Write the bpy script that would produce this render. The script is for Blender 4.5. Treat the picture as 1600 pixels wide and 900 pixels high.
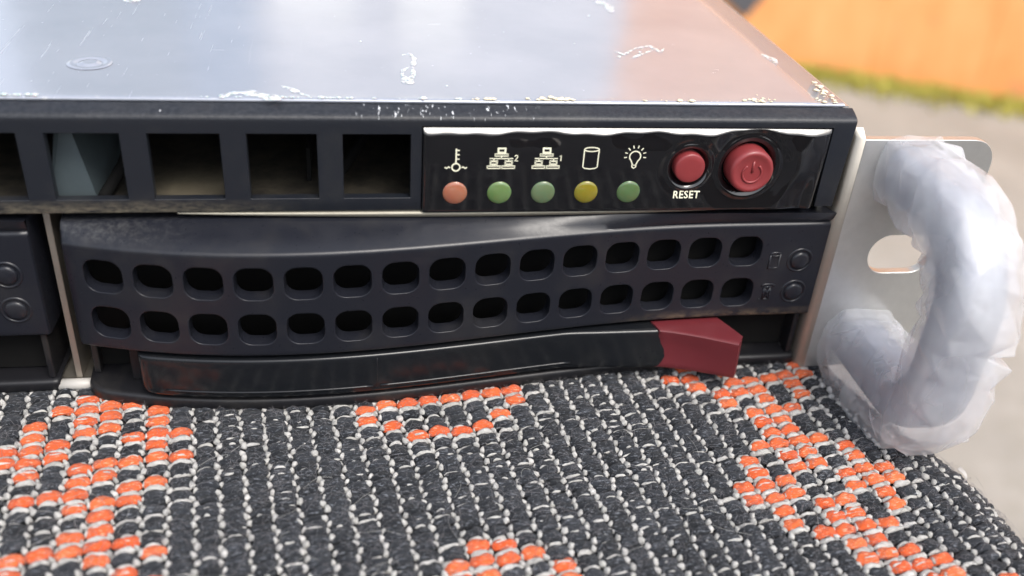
import bpy, bmesh, math, random
import numpy as np
from mathutils import Vector, Matrix, noise as mn
random.seed(7)
for o in list(bpy.data.objects): bpy.data.objects.remove(o)
S = 0.001                       # everything below is written in millimetres
sc = bpy.context.scene
C = sc.collection
R = math.radians
PI = math.pi

# ------------------------------------------------------------------ camera, sky, sun, exposure
CAM = (-68.0158, -114.341, 88.0752); ROT = (1.0184, -0.0668, -0.1502)
cd = bpy.data.cameras.new('camera'); cam = bpy.data.objects.new('camera', cd); C.objects.link(cam)
cam.location = [c*S for c in CAM]; cam.rotation_euler = ROT
cd.sensor_width = 36; cd.lens = 36*1507.99/1600; cd.clip_start = 0.004; cd.clip_end = 200
cd.dof.use_dof = True; cd.dof.focus_distance = 0.134; cd.dof.aperture_fstop = 15
sc.camera = cam

w = bpy.data.worlds.new('World'); sc.world = w; w.use_nodes = True
nt = w.node_tree; nt.nodes.clear()
sky = nt.nodes.new('ShaderNodeTexSky'); sky.sky_type = 'NISHITA'; sky.sun_disc = False
SUN_EL, SUN_AZ = 55, 154        # azimuth clockwise from +Y
sky.sun_elevation = R(SUN_EL); sky.sun_rotation = R(SUN_AZ); sky.air_density = 1.3; sky.dust_density = 3.5; sky.ozone_density = 1.0
bg = nt.nodes.new('ShaderNodeBackground'); bg.inputs[1].default_value = 0.15
ow = nt.nodes.new('ShaderNodeOutputWorld')
hs = nt.nodes.new('ShaderNodeHueSaturation'); hs.inputs['Saturation'].default_value = .50
nt.links.new(sky.outputs[0], hs.inputs['Color']); nt.links.new(hs.outputs[0], bg.inputs[0]); nt.links.new(bg.outputs[0], ow.inputs[0])
ld = bpy.data.lights.new('sun', 'SUN'); ld.energy = 1.1; ld.angle = R(26); ld.color = (1, .96, .9)
sun = bpy.data.objects.new('sun', ld); C.objects.link(sun)
dv = Vector((math.sin(R(SUN_AZ))*math.cos(R(SUN_EL)), math.cos(R(SUN_AZ))*math.cos(R(SUN_EL)), math.sin(R(SUN_EL))))
sun.rotation_euler = (-dv).to_track_quat('-Z', 'Y').to_euler(); sun.location = (1, 1, 2)
sc.view_settings.view_transform = 'Standard'; sc.view_settings.look = 'None'
sc.view_settings.exposure = 1.0; sc.view_settings.gamma = 1
sc.render.engine = 'CYCLES'
sc.cycles.max_bounces = 10; sc.cycles.transparent_max_bounces = 24

# ------------------------------------------------------------------ helpers
class MB:
    def __init__(s): s.v = []; s.f = []
    def add(s, vs, fs):
        b = len(s.v); s.v += [tuple(map(float, p)) for p in vs]; s.f += [tuple(b+i for i in f) for f in fs]; return s
    def grid(s, P, closeu=False, closev=False):      # P[i][j]
        n, m = len(P), len(P[0]); fs = []
        for i in range(n if closeu else n-1):
            for j in range(m if closev else m-1):
                fs.append((i*m+j, i*m+(j+1) % m, ((i+1) % n)*m+(j+1) % m, ((i+1) % n)*m+j))
        return s.add([p for r in P for p in r], fs)
    def box(s, x0, x1, y0, y1, z0, z1):
        v = [(x, y, z) for x in (x0, x1) for y in (y0, y1) for z in (z0, z1)]
        return s.add(v, [(0,1,3,2),(4,6,7,5),(0,4,5,1),(2,3,7,6),(0,2,6,4),(1,5,7,3)])
    def lathe(s, c, prof, n=40):                     # axis -Y; prof = [(radius, forward)]
        P = [[(c[0]+r*math.cos(2*PI*k/n), c[1]-h, c[2]+r*math.sin(2*PI*k/n)) for k in range(n)] for r, h in prof]
        return s.grid(P, closev=True)
    def tube(s, pts, r, n=8, cap=True, closed=False):
        pts = [Vector(p) for p in pts]; P = []; m = len(pts); up = Vector((0, 0, 1)); prev = None
        for i, p in enumerate(pts):
            t = ((pts[(i+1) % m]-pts[i-1]) if closed else (pts[min(i+1, m-1)]-pts[max(i-1, 0)])).normalized()
            a = prev if prev else (up if abs(t.z) < .9 else Vector((1, 0, 0)))
            a = (a-t*a.dot(t)).normalized(); prev = a; b = t.cross(a)
            rr = r[i] if isinstance(r, (list, tuple)) else r
            P.append([p+(a*math.cos(2*PI*k/n)+b*math.sin(2*PI*k/n))*rr for k in range(n)])
        b0 = len(s.v); s.grid(P, closeu=closed, closev=True)
        if cap and not closed:
            s.f.append(tuple(b0+k for k in range(n))); s.f.append(tuple(b0+(m-1)*n+k for k in reversed(range(n))))
        return s
    def prism(s, poly, y0, y1, ax='y'):              # polygon (a,b) extruded
        n = len(poly)
        def q(a, b, y): return {'y': (a, y, b), 'z': (a, b, y), 'x': (y, a, b)}[ax]
        vs = [q(a, b, y0) for a, b in poly]+[q(a, b, y1) for a, b in poly]
        return s.add(vs, [tuple(range(n)), tuple(reversed(range(n, 2*n)))]+[(i, n+i, n+(i+1) % n, (i+1) % n) for i in range(n)])

WP = {}
def make(name, mb, mat, parent=None, smooth=True, bevel=0, seg=2, solid=0, sub=0, auto=None, weld=True, stuff=False):
    vs = np.array(mb.v, float); c = (vs.min(0)+vs.max(0))/2
    me = bpy.data.meshes.new(name); me.from_pydata(((vs-c)*S).tolist(), [], mb.f)
    bm = bmesh.new(); bm.from_mesh(me)
    if weld: bmesh.ops.remove_doubles(bm, verts=bm.verts, dist=2e-6)
    bmesh.ops.recalc_face_normals(bm, faces=bm.faces); bm.to_mesh(me); bm.free()
    if smooth:
        me.polygons.foreach_set('use_smooth', [True]*len(me.polygons))
        if auto is not None: me.set_sharp_from_angle(angle=R(auto))
    me.materials.append(mat)
    o = bpy.data.objects.new(name, me); C.objects.link(o)
    WP[o.name] = c
    if parent: o.parent = parent; o.location = Vector((c-WP[parent.name])*S)
    else: o.location = Vector(c*S)
    if solid: m = o.modifiers.new('solid', 'SOLIDIFY'); m.thickness = solid*S; m.offset = -1; m.use_even_offset = False
    if bevel:
        m = o.modifiers.new('bevel', 'BEVEL'); m.width = bevel*S; m.segments = seg; m.limit_method = 'ANGLE'; m.angle_limit = R(35); m.harden_normals = smooth
    if sub: m = o.modifiers.new('sub', 'SUBSURF'); m.levels = m.render_levels = sub
    if stuff: o['kind'] = 'stuff'
    return o
def empty(name, loc, label, cat, group=None):
    o = bpy.data.objects.new(name, None); C.objects.link(o); o.location = [a*S for a in loc]; WP[o.name] = np.array(loc, float)
    o.empty_display_size = .01; o['label'] = label; o['category'] = cat
    if group: o['group'] = group
    return o
def tag(o, label, cat, group=None):
    o['label'] = label; o['category'] = cat
    if group: o['group'] = group
    return o
def rrect(cx, cz, w, h, r, n=6):
    out = []
    for k, (sx, sz) in enumerate([(1, 1), (-1, 1), (-1, -1), (1, -1)]):
        for i in range(n+1):
            a = (k+i/n)*PI/2; out.append((cx+sx*(w/2-r)+r*math.cos(a), cz+sz*(h/2-r)+r*math.sin(a)))
    return out
def sm(a, b, x):
    t = min(max((x-a)/(b-a), 0), 1); return t*t*(3-2*t)

# ------------------------------------------------------------------ material helper
class Mt:
    def __init__(s, name, **kw):
        s.m = bpy.data.materials.new(name); s.m.use_nodes = True; s.t = s.m.node_tree; s.N = s.t.nodes
        s.b = s.N['Principled BSDF']; s.out = s.N['Material Output']; s.set(s.b, **kw)
    def set(s, n, **kw):
        for k, v in kw.items():
            k = k.replace('_', ' ')
            i = n.inputs[k]
            if isinstance(v, bpy.types.NodeSocket): s.t.links.new(v, i)
            else: i.default_value = (*v, 1) if isinstance(v, tuple) and len(v) == 3 and i.type == 'RGBA' else v
    def n(s, typ, out=0, props=None, **kw):
        n = s.N.new('ShaderNode'+typ)
        for k, v in (props or {}).items(): setattr(n, k, v)
        s.set(n, **kw); return n.outputs[out]
    def pos(s, sx=1, sy=1, sz=1, rz=0.):              # position in mm, scaled
        g = s.N.new('ShaderNodeNewGeometry').outputs['Position']
        return s.n('Mapping', Vector=g, Scale=(1000*sx, 1000*sy, 1000*sz), Rotation=(0, 0, rz))
    def noise(s, vec, scale, detail=4, rough=.55, lac=2.):
        return s.n('TexNoise', Vector=vec, Scale=scale, Detail=detail, Roughness=rough, Lacunarity=lac)
    def ramp(s, fac, stops):
        n = s.N.new('ShaderNodeValToRGB'); s.t.links.new(fac, n.inputs[0]); e = n.color_ramp.elements
        while len(e) < len(stops): e.new(.5)
        for q, (p, c) in zip(e, stops):
            q.position = p; q.color = (c, c, c, 1) if isinstance(c, (int, float)) else (*c, 1)
        return n.outputs[0]
    def mix(s, f, a, b, blend='MIX'):
        n = s.N.new('ShaderNodeMix'); n.data_type = 'RGBA'; n.blend_type = blend
        for i, v in ((0, f), (6, a), (7, b)):
            if isinstance(v, bpy.types.NodeSocket): s.t.links.new(v, n.inputs[i])
            else: n.inputs[i].default_value = v if i == 0 else ((*v, 1) if isinstance(v, tuple) else (v, v, v, 1))
        return n.outputs[2]
    def math(s, op, a, b=0.):
        n = s.N.new('ShaderNodeMath'); n.operation = op; n.use_clamp = False
        for i, v in ((0, a), (1, b)):
            if isinstance(v, bpy.types.NodeSocket): s.t.links.new(v, n.inputs[i])
            else: n.inputs[i].default_value = v
        return n.outputs[0]
    def xyz(s):
        n = s.N.new('ShaderNodeSeparateXYZ'); s.t.links.new(s.pos(), n.inputs[0]); return n.outputs
    def mr(s, v, a, b, c=0., d=1.):
        return s.n('MapRange', Value=v, **{'From_Min': a, 'From_Max': b, 'To_Min': c, 'To_Max': d}, props={'clamp': True})
    def bump(s, h, strength, dist, normal=None):
        kw = dict(Height=h, Strength=strength, Distance=dist*S)
        if normal: kw['Normal'] = normal
        nb = s.n('Bump', **kw); s.t.links.new(nb, s.b.inputs['Normal']); return nb
    def spots(s, scale, thr, stretch=(1, 1, 1)):
        """small irregular specks"""
        f = s.noise(s.pos(*stretch), scale, 5, .7); return s.ramp(f, [(thr, 0.), (thr+.03, 1.)])

# --- black plastics
def plastic(name, col, rough, grain, gs, dust=.5, dustcol=(.16, .145, .115)):
    m = Mt(name, Specular_IOR_Level=.38)
    v = m.pos(); big = m.noise(v, .11, 5, .65); fine = m.noise(v, 2.3, 3, .6)
    sp = m.spots(1.6, .735)
    d = m.math('MULTIPLY', m.ramp(big, [(.5, 0.), (.72, 1.)]), dust*.25)
    d = m.math('MAXIMUM', d, m.math('MULTIPLY', sp, dust*.6))
    m.set(m.b, Base_Color=m.mix(d, col, dustcol), Roughness=m.mix(m.math('MAXIMUM', m.ramp(fine, [(.3, 0.), (.7, .25)]), d), rough, min(rough+.3, .9)))
    m.bump(m.noise(v, gs, 2, .6), grain, .05)
    return m
mt = plastic('bezel black plastic', (.010, .012, .017), .38, .20, 4.6, .25)
# worn top roll + dusty lower edge on the bezel
X = mt.xyz(); zz = X[2]; xx = X[0]
worn = mt.math('MULTIPLY', mt.mr(zz, 41.35, 41.9), mt.ramp(mt.noise(mt.pos(1, 1, 1), 1.7, 5, .75), [(.42, 0.), (.62, 1.)]))
scr = mt.math('MULTIPLY', mt.mr(zz, 41.5, 41.9), mt.ramp(mt.noise(mt.pos(2.2, .5, .5), 1.0, 4, .7), [(.62, 0.), (.66, 1.)]))
scr = mt.math('MULTIPLY', scr, mt.math('MULTIPLY', mt.mr(xx, -68, -64), mt.mr(xx, -42, -48)))
scr2 = mt.math('MULTIPLY', mt.mr(zz, 41.3, 41.7), mt.ramp(mt.noise(mt.pos(1.1, .3, .3), 1.1, 4, .7), [(.715, 0.), (.73, 1.)]))
scr = mt.math('MAXIMUM', scr, scr2)
dl = mt.math('MULTIPLY', mt.math('MULTIPLY', mt.mr(zz, 30.9, 29.4), mt.mr(xx, -74, -92)), mt.ramp(mt.noise(mt.pos(.5, 1, 1.3), 1.2, 5, .7), [(.35, 0.), (.7, .9)]))
old = mt.b.inputs['Base Color'].links[0].from_socket
c1 = mt.mix(mt.math('MULTIPLY', worn, .07), old, (.22, .22, .235)); c2 = mt.mix(dl, c1, (.19, .165, .12)); c3 = mt.mix(scr, c2, (.75, .77, .8))
mt.set(mt.b, Base_Color=c3)
nz = mt.noise(mt.pos(), 3.4, 2, .6); wn = mt.math('MULTIPLY', mt.noise(mt.pos(1, 1, 1), 4.6, 3, .7), mt.mr(zz, 41.1, 41.6, .0, 1.3))
mt.bump(mt.math('ADD', nz, wn), .3, .07)
M_BEZEL = mt.m
mt = plastic('tray black plastic', (.011, .012, .017), .27, .10, 5.5, .25)
X = mt.xyz()
old = mt.b.inputs['Base Color'].links[0].from_socket
tl = mt.math('MULTIPLY', mt.math('MULTIPLY', mt.math('MULTIPLY', mt.mr(X[0], -86, -98), mt.mr(X[0], -106, -104)), mt.mr(X[2], 25.7, 26.6)), mt.ramp(mt.noise(mt.pos(1, 1, 1), 1.3, 5, .75), [(.45, 0.), (.75, .28)]))
br = mt.math('MULTIPLY', mt.math('MULTIPLY', mt.mr(X[0], -32, -20), mt.mr(X[2], 11.8, 10.4)), mt.ramp(mt.noise(mt.pos(.6, 1, 1), 1.0, 5, .7), [(.4, 0.), (.7, .8)]))
mt.set(mt.b, Base_Color=mt.mix(br, mt.mix(tl, old, (.17, .17, .165)), (.16, .115, .075)))
M_TRAY = mt.m
M_ROUGHBLK = plastic('rough black plastic', (.010, .010, .012), .36, .2, 4.0, .5).m
M_LEVER = plastic('glossy black lever plastic', (.008, .009, .011), .13, .02, 1.2, .12).m; M_LEVER.node_tree.nodes['Principled BSDF'].inputs['Specular IOR Level'].default_value = .4
M_TAB = Mt('pale zinc', Base_Color=(.45, .43, .40), Roughness=.4).m
M_DARK = Mt('unlit interior black', Base_Color=(.006, .006, .006), Roughness=.9, Specular_IOR_Level=.15).m
# epoxy-domed control panel
mt = Mt('epoxy domed panel', Roughness=.04, Coat_Weight=.6, Coat_Roughness=.02, IOR=1.5)
v = mt.pos(); spk = mt.spots(2.6, .74)
mt.set(mt.b, Base_Color=mt.mix(mt.math('MULTIPLY', spk, .8), (.006, .006, .007), (.25, .25, .24)),
       Roughness=mt.mix(mt.ramp(mt.noise(v, .5, 4, .6), [(.45, 0.), (.75, 1.)]), .06, .16))
mt.bump(mt.noise(v, .45, 2, .5), .05, .25)
M_PANEL = mt.m
M_PRINT = Mt('cream printed ink', Base_Color=(.72, .71, .55), Roughness=.35).m
# red plastics
def red(name, col, rough):
    m = Mt(name, Subsurface_Weight=.15, Subsurface_Radius=(1, .3, .2), Subsurface_Scale=.0006)
    d = m.spots(1.7, .72); m.set(m.b, Base_Color=m.mix(m.math('MULTIPLY', d, .45), m.mix(m.noise(m.pos(), .4, 4, .6), col, tuple(c*.8 for c in col)), (.45, .3, .28)), Roughness=rough)
    m.bump(m.noise(m.pos(), 3.5, 2), .12, .04); return m.m
M_REDTIP = red('maroon latch plastic', (.130, .018, .024), .42)
M_REDBTN = red('red button plastic', (.235, .035, .038), .36)
def led(name, col, low):
    m = Mt(name, Roughness=.12, Coat_Weight=.5, Coat_Roughness=.05, Subsurface_Weight=.5, Subsurface_Scale=.0012)
    m.set(m.b, Base_Color=m.mix(m.noise(m.pos(), .35, 1, .4), col, low)); return m.m
LEDS = [led('red lens', (.30, .085, .05), (.32, .15, .09)), led('green lens', (.08, .17, .045), (.15, .21, .09)), led('dull green lens', (.085, .14, .065), (.14, .18, .10)),
        led('yellow lens', (.21, .175, .010), (.21, .18, .035)), led('pale green lens', (.06, .125, .045), (.10, .15, .065))]
# metals
mt = Mt('scratched steel lid', Metallic=.46, Specular_IOR_Level=.55)
v = mt.pos(); sm1 = mt.noise(v, .045, 5, .6)
s1 = mt.ramp(mt.noise(mt.pos(3.2, .12, 1, R(38)), .6, 3, .6), [(.66, 0.), (.74, 1.)])
s2 = mt.ramp(mt.noise(mt.pos(3.0, .10, 1, R(-50)), .5, 3, .6), [(.66, 0.), (.70, 1.)])
s3 = mt.ramp(mt.noise(mt.pos(.12, 3.4, 1, R(2)), .6, 2, .6), [(.72, 0.), (.78, 1.)])
XX = mt.xyz()
left = mt.mr(XX[0], -70, -100)
s = mt.math('MAXIMUM', mt.math('MULTIPLY', mt.math('MAXIMUM', s1, s2), left), mt.math('MULTIPLY', s3, .5))
sp = mt.spots(.8, .70)
fl = mt.math('MULTIPLY', mt.mr(XX[1], 5.5, 2.8), mt.ramp(mt.noise(v, .9, 5, .7), [(.58, 0.), (.76, .8)]))
mt.set(mt.b, Base_Color=mt.mix(fl, mt.mix(mt.math('MULTIPLY', s, .14), mt.mix(mt.ramp(sm1, [(.35, 0.), (.7, 1.)]), (.38, .405, .465), (.45, .47, .53)), (.85, .87, .9)), (.62, .61, .57)),
       Roughness=mt.mix(mt.math('MAXIMUM', mt.math('MAXIMUM', s, sp), fl), mt.mix(sm1, .11, .20), .42))
mt.bump(mt.noise(mt.pos(1, 1, 1), .06, 3, .5), .12, .6)
M_LID = mt.m
def metal(name, col, rough, met=1., streak=(1, 1, 1), bs=.1):
    m = Mt(name, Metallic=met); f = m.noise(m.pos(*streak), .6, 4, .6)
    m.set(m.b, Base_Color=m.mix(f, col, tuple(c*.8 for c in col)), Roughness=m.mix(f, rough, rough+.15)); m.bump(m.noise(m.pos(), .8, 4), bs, .1); return m.m
M_EAR = metal('zinc plated ear', (.60, .595, .575), .24, .7)
M_STEEL = metal('dull steel', (.50, .46, .40), .38, .9)
M_SHEET = metal('bright sheet edge', (.36, .34, .28), .5, .8)
M_BAR = metal('handle metal', (.30, .32, .38), .28, .7)
mt = Mt('dusty inner steel', Metallic=.2)
X = mt.xyz(); dp = mt.math('MULTIPLY', mt.mr(mt.math('ABSOLUTE', mt.math('ADD', X[0], 88.5)), 6.5, 3.0), mt.mr(X[1], 14, 8))
mt.set(mt.b, Base_Color=mt.mix(mt.math('ADD', mt.math('MULTIPLY', mt.ramp(mt.noise(mt.pos(), .30, 7, .75), [(.35, 0.), (.75, 1.)]), .30), mt.math('MULTIPLY', dp, .6)), (.012, .011, .010), (.19, .165, .115)), Roughness=.6); M_DUSTY = mt.m
M_BLUEST = metal('bluish inner steel', (.10, .13, .145), .45, .5)
mt = Mt('white glue', Roughness=.5, Subsurface_Weight=.3, Subsurface_Scale=.001)
mt.set(mt.b, Base_Color=(.72, .75, .74)); tr = mt.n('BsdfTransparent'); a = mt.N.new('ShaderNodeMixShader')
mt.t.links.new(mt.b.outputs[0], a.inputs[2]); mt.t.links.new(tr, a.inputs[1]); mt.t.links.new(mt.ramp(mt.noise(mt.pos(), 1.1, 4, .7), [(.38, .12), (.62, .95)]), a.inputs[0]); mt.t.links.new(a.outputs[0], mt.out.inputs[0]); M_GLUE = mt.m
mt = Mt('yellowed crumbs', Roughness=.7); mt.set(mt.b, Base_Color=mt.mix(mt.noise(mt.pos(), 1.5, 4), (.60, .50, .32), (.80, .74, .60))); M_CRUMB = mt.m
# wrapping film
mt = Mt('milky wrapping film', Base_Color=(.90, .91, .93), Roughness=.09, Specular_IOR_Level=.5)
v = mt.pos(); cr = mt.noise(mt.pos(1.3, .7, .5), .35, 5, .6)
mt.bump(mt.noise(mt.pos(2.0, .6, .5), .45, 2, .4), .06, .35)
tr = mt.n('BsdfTransparent', Color=(.97, .97, .98)); tl = mt.n('BsdfTranslucent', Color=(.93, .94, .96))
a = mt.N.new('ShaderNodeMixShader'); mt.t.links.new(mt.b.outputs[0], a.inputs[1]); mt.t.links.new(tl, a.inputs[2]); a.inputs[0].default_value = .5
b = mt.N.new('ShaderNodeMixShader'); mt.t.links.new(a.outputs[0], b.inputs[1]); mt.t.links.new(tr, b.inputs[2])
mt.t.links.new(mt.ramp(mt.noise(mt.pos(1, .8, .5), .10, 3, .5), [(.35, .52), (.65, .80)]), b.inputs[0])
mt.t.links.new(b.outputs[0], mt.out.inputs[0]); M_FILM = mt.m
# yarns
def yarn(name, c0, c1, light, amt):
    m = Mt(name, Roughness=.85, Sheen_Weight=.08, Sheen_Roughness=.5, Specular_IOR_Level=.15)
    at = m.n('Attribute', out=2, props={'attribute_name': 'tone'})
    v = m.pos(.5, 2.0, 2.0, R(-16)); fib = m.noise(v, 3.2, 4, .7); hair = m.ramp(m.noise(m.pos(.5, 2.6, 2.6, R(-24)), 2.0, 3, .65), [(.57, 0.), (.66, 1.)])
    base = m.mix(at, c0, c1); base = m.mix(m.ramp(fib, [(.3, 0.), (.7, .45)]), base, tuple(c*.45 for c in c0))
    m.set(m.b, Base_Color=m.mix(m.math('MULTIPLY', hair, amt), base, light)); m.bump(fib, 1., .3); return m.m
M_YB = yarn('charcoal yarn', (.015, .017, .021), (.036, .040, .049), (.30, .32, .36), .58)
M_YO = yarn('orange yarn', (.74, .115, .030), (.86, .19, .060), (1., .66, .50), .6)
M_YW = yarn('off white yarn', (.54, .53, .50), (.72, .70, .675), (.80, .79, .77), .4)
M_FUZZ = Mt('loose fibre', Base_Color=(.20, .19, .20), Roughness=.6).m
M_BASE = Mt('cloth ground', Base_Color=(.03, .03, .034), Roughness=.95).m
# far surfaces
mt = Mt('concrete ground', Roughness=.85)
f1 = mt.noise(mt.pos(), .006, 7, .62); f2 = mt.noise(mt.pos(), .05, 5, .7)
mt.set(mt.b, Base_Color=mt.mix(mt.ramp(f2, [(.35, 0.), (.75, 1.)]), mt.mix(mt.ramp(f1, [(.3, 0.), (.7, 1.)]), (.23, .222, .205), (.36, .345, .32)), (.25, .24, .21)))
mt.bump(f2, .5, 3.); M_CONC = mt.m
mt = Mt('orange painted wall', Roughness=.6)
f1 = mt.ramp(mt.noise(mt.pos(1, 1, .45), .009, 5, .7), [(.3, 0.), (.7, 1.)]); st = mt.ramp(mt.noise(mt.pos(1, 1, .8), .008, 4, .6), [(.58, 0.), (.72, 1.)])
mt.set(mt.b, Base_Color=mt.mix(mt.math('MULTIPLY', st, .8), mt.mix(f1, (.82, .32, .10), (.95, .47, .19)), (.55, .27, .17))); M_ORANGE = mt.m
M_GREY = Mt('grey wall paint', Base_Color=(.10, .10, .11), Roughness=.7).m
mt = Mt('grass', Roughness=.8); mt.set(mt.b, Base_Color=mt.mix(mt.noise(mt.pos(), .01, 4), (.36, .34, .05), (.54, .49, .12))); M_GRASS = mt.m
M_STONE = Mt('pale stone', Base_Color=(.62, .58, .52), Roughness=.8).m
M_BLUEW2 = Mt('slate blue paint', Base_Color=(.22, .30, .40), Roughness=.7).m
M_BLUEW = Mt('blue grey paint', Base_Color=(.20, .26, .31), Roughness=.7).m
mt = Mt('dark wall', Roughness=.9); mt.set(mt.b, Base_Color=mt.mix(mt.noise(mt.pos(), .01, 5), (.05, .05, .055), (.10, .095, .09))); M_DKWALL = mt.m
M_RENDER = Mt('pale rendered wall', Base_Color=(.52, .53, .56), Roughness=.8).m
M_WHITEP = Mt('white window blinds', Base_Color=(.85, .84, .79), Roughness=.6).m
M_FRAME = Mt('grey window frame', Base_Color=(.35, .36, .40), Roughness=.5).m

# ------------------------------------------------------------------ setting
g = MB(); n = 60; e = 30000
g.add([(-e, -e, -450), (e, -e, -450), (e, e, -450), (-e, e, -450)], [(0, 1, 2, 3)])
o = make('ground', g, M_CONC); o['kind'] = 'structure'
# orange wall running obliquely behind, with a grey painted patch
A = Vector((727, 1456)); B = Vector((1064, 1293)); d = (B-A).normalized(); nrm = Vector((-d.y, d.x))
if nrm.y < 0: nrm = -nrm
def wl(t, off, z): q = A+d*t+nrm*off; return (q.x, q.y, z)
T0, T1 = -330, 2600
wall = MB(); seg = 15
for k in range(seg):            # vertical boards of the wall
    pass
we = empty('orange_wall', wl(0, 0, -450), 'bright orange wall with a dark grey painted corner, standing out of focus behind the grass', 'wall')
t = T0; k = 0
while t < T1:
    wd = 210+30*math.sin(k*2.3)
    mb = MB(); z0, z1 = -452, 1500+6*math.sin(k*5)
    P = [wl(t+.4, -3*math.sin(k*1.7), z0), wl(t+wd-.4, -3*math.sin(k*1.7), z0), wl(t+wd-.4, 60, z0), wl(t+.4, 60, z0)]
    mb.add(P+[(p[0], p[1], z1) for p in P], [(0, 1, 2, 3), (7, 6, 5, 4), (0, 4, 5, 1), (1, 5, 6, 2), (2, 6, 7, 3), (3, 7, 4, 0)])
    make('board', mb, M_ORANGE, we, smooth=False, bevel=1); t += wd; k += 1
def bpw(u, v):                  # where a viewing ray meets the wall's face
    Mx = cam.rotation_euler.to_matrix(); D = Mx @ Vector(((u-800)/1507.99, (450-v)/1507.99, -1))
    c = Vector(CAM); nn = Vector((nrm.x, nrm.y, 0)); q0 = Vector((A.x, A.y, 0)); tt = (q0-c).dot(nn)/D.dot(nn); P = c+D*tt
    return (Vector((P.x, P.y))-A).dot(d), P.z
mb = MB(); pl = [bpw(1128, -8), bpw(1165, 26), bpw(1196, -8), bpw(1215, -60), bpw(1128, -60)]
mb.add([wl(a, -7, z) for a, z in pl]+[wl(a, -4, z) for a, z in pl], [(0, 1, 2, 3, 4), (9, 8, 7, 6, 5)]+[(i, 5+i, 5+(i+1) % 5, (i+1) % 5) for i in range(5)])
make('painted_patch', mb, M_GREY, we, smooth=False)
# grass along the foot of the wall
gb = MB(); rg = random.Random(3)
for k in range(9000):
    t = rg.uniform(T0-200, T1); off = -abs(rg.gauss(0, 34)); b0 = Vector(wl(t, off-4, -450)); h = rg.uniform(8, 26); a = rg.uniform(0, 2*PI); wv = Vector((math.cos(a), math.sin(a), 0))*rg.uniform(2, 4)
    ln = Vector((rg.uniform(-14, 14), rg.uniform(-14, 14), 0))
    gb.add([b0-wv, b0+wv, b0+ln*.5+Vector((0, 0, h*.6))+wv*.6, b0+ln*.5+Vector((0, 0, h*.6))-wv*.6, b0+ln+Vector((0, 0, h))], [(0, 1, 2, 3), (3, 2, 4)])
make('grass', gb, M_GRASS, smooth=False, weld=False, stuff=True)
def stone(u, v, r, label):
    Mx = cam.rotation_euler.to_matrix(); D = Mx @ Vector(((u-800)/1507.99, (450-v)/1507.99, -1)); P = Vector(CAM)+D*((-450-CAM[2])/D.z)
    mb = MB(); P0 = []
    for i in range(9):
        th = PI*i/8
        P0.append([(P.x+r*math.sin(th)*math.cos(f*PI/6)*(1+.2*math.sin(f*3+i)), P.y+r*math.sin(th)*math.sin(f*PI/6), -450+r*.5+r*.6*math.cos(th)*(1+.1*math.cos(f*2))) for f in range(12)])
    mb.grid(P0, closev=True); tag(make('stone', mb, M_STONE), label, 'stone', 'pale stones in the grass')
stone(1497, 128, 17, 'smaller pale stone in the grass at the foot of the orange wall')
stone(1582, 150, 24, 'larger pale stone in the grass nearest the right edge of the photo')
# pale building far behind, seen only as a reflection in the lid
be = empty('pale_building', (600, 7200, -450), 'pale rendered building with white blinds, mirrored softly in the steel lid', 'building')
mb = MB(); mb.box(-730, 2300, 7200, 7500, -460, 5200); make('wall', mb, M_RENDER, be, smooth=False)
for (x0, x1, z0, z1) in [(-620, 0, 700, 2160), (290, 820, 700, 2330), (-620, 0, 3300, 4700), (290, 820, 3300, 4700)]:
    mb = MB(); mb.box(x0-40, x1+40, 7160, 7199, z0-40, z1+40); f = make('window', mb, M_FRAME, be, smooth=False)
    mb = MB(); mb.box(x0, x1, 7146, 7159, z0, z1); make('blind', mb, M_WHITEP, f, smooth=False)
se = empty('shed', (-1550, 7000, -450), 'blue grey painted shed far behind, mirrored in the left of the steel lid', 'building')
for x0, x1, m_ in ((-2370, -1240, M_BLUEW), (-1225, -740, M_BLUEW2)):
    mb = MB(); mb.box(x0, x1, 7000, 7190, -460, 5600); make('wall_panel', mb, m_, se, smooth=False)
# unseen dark wall, added behind the camera to darken what the glossy front mirrors
mb = MB(); mb.box(-2600, 2200, -1250, -1120, -460, 260); tag(make('added_dark_wall', mb, M_DKWALL, smooth=False, bevel=5), 'unseen dark wall added across from the server to darken its glossy front', 'wall')

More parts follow.
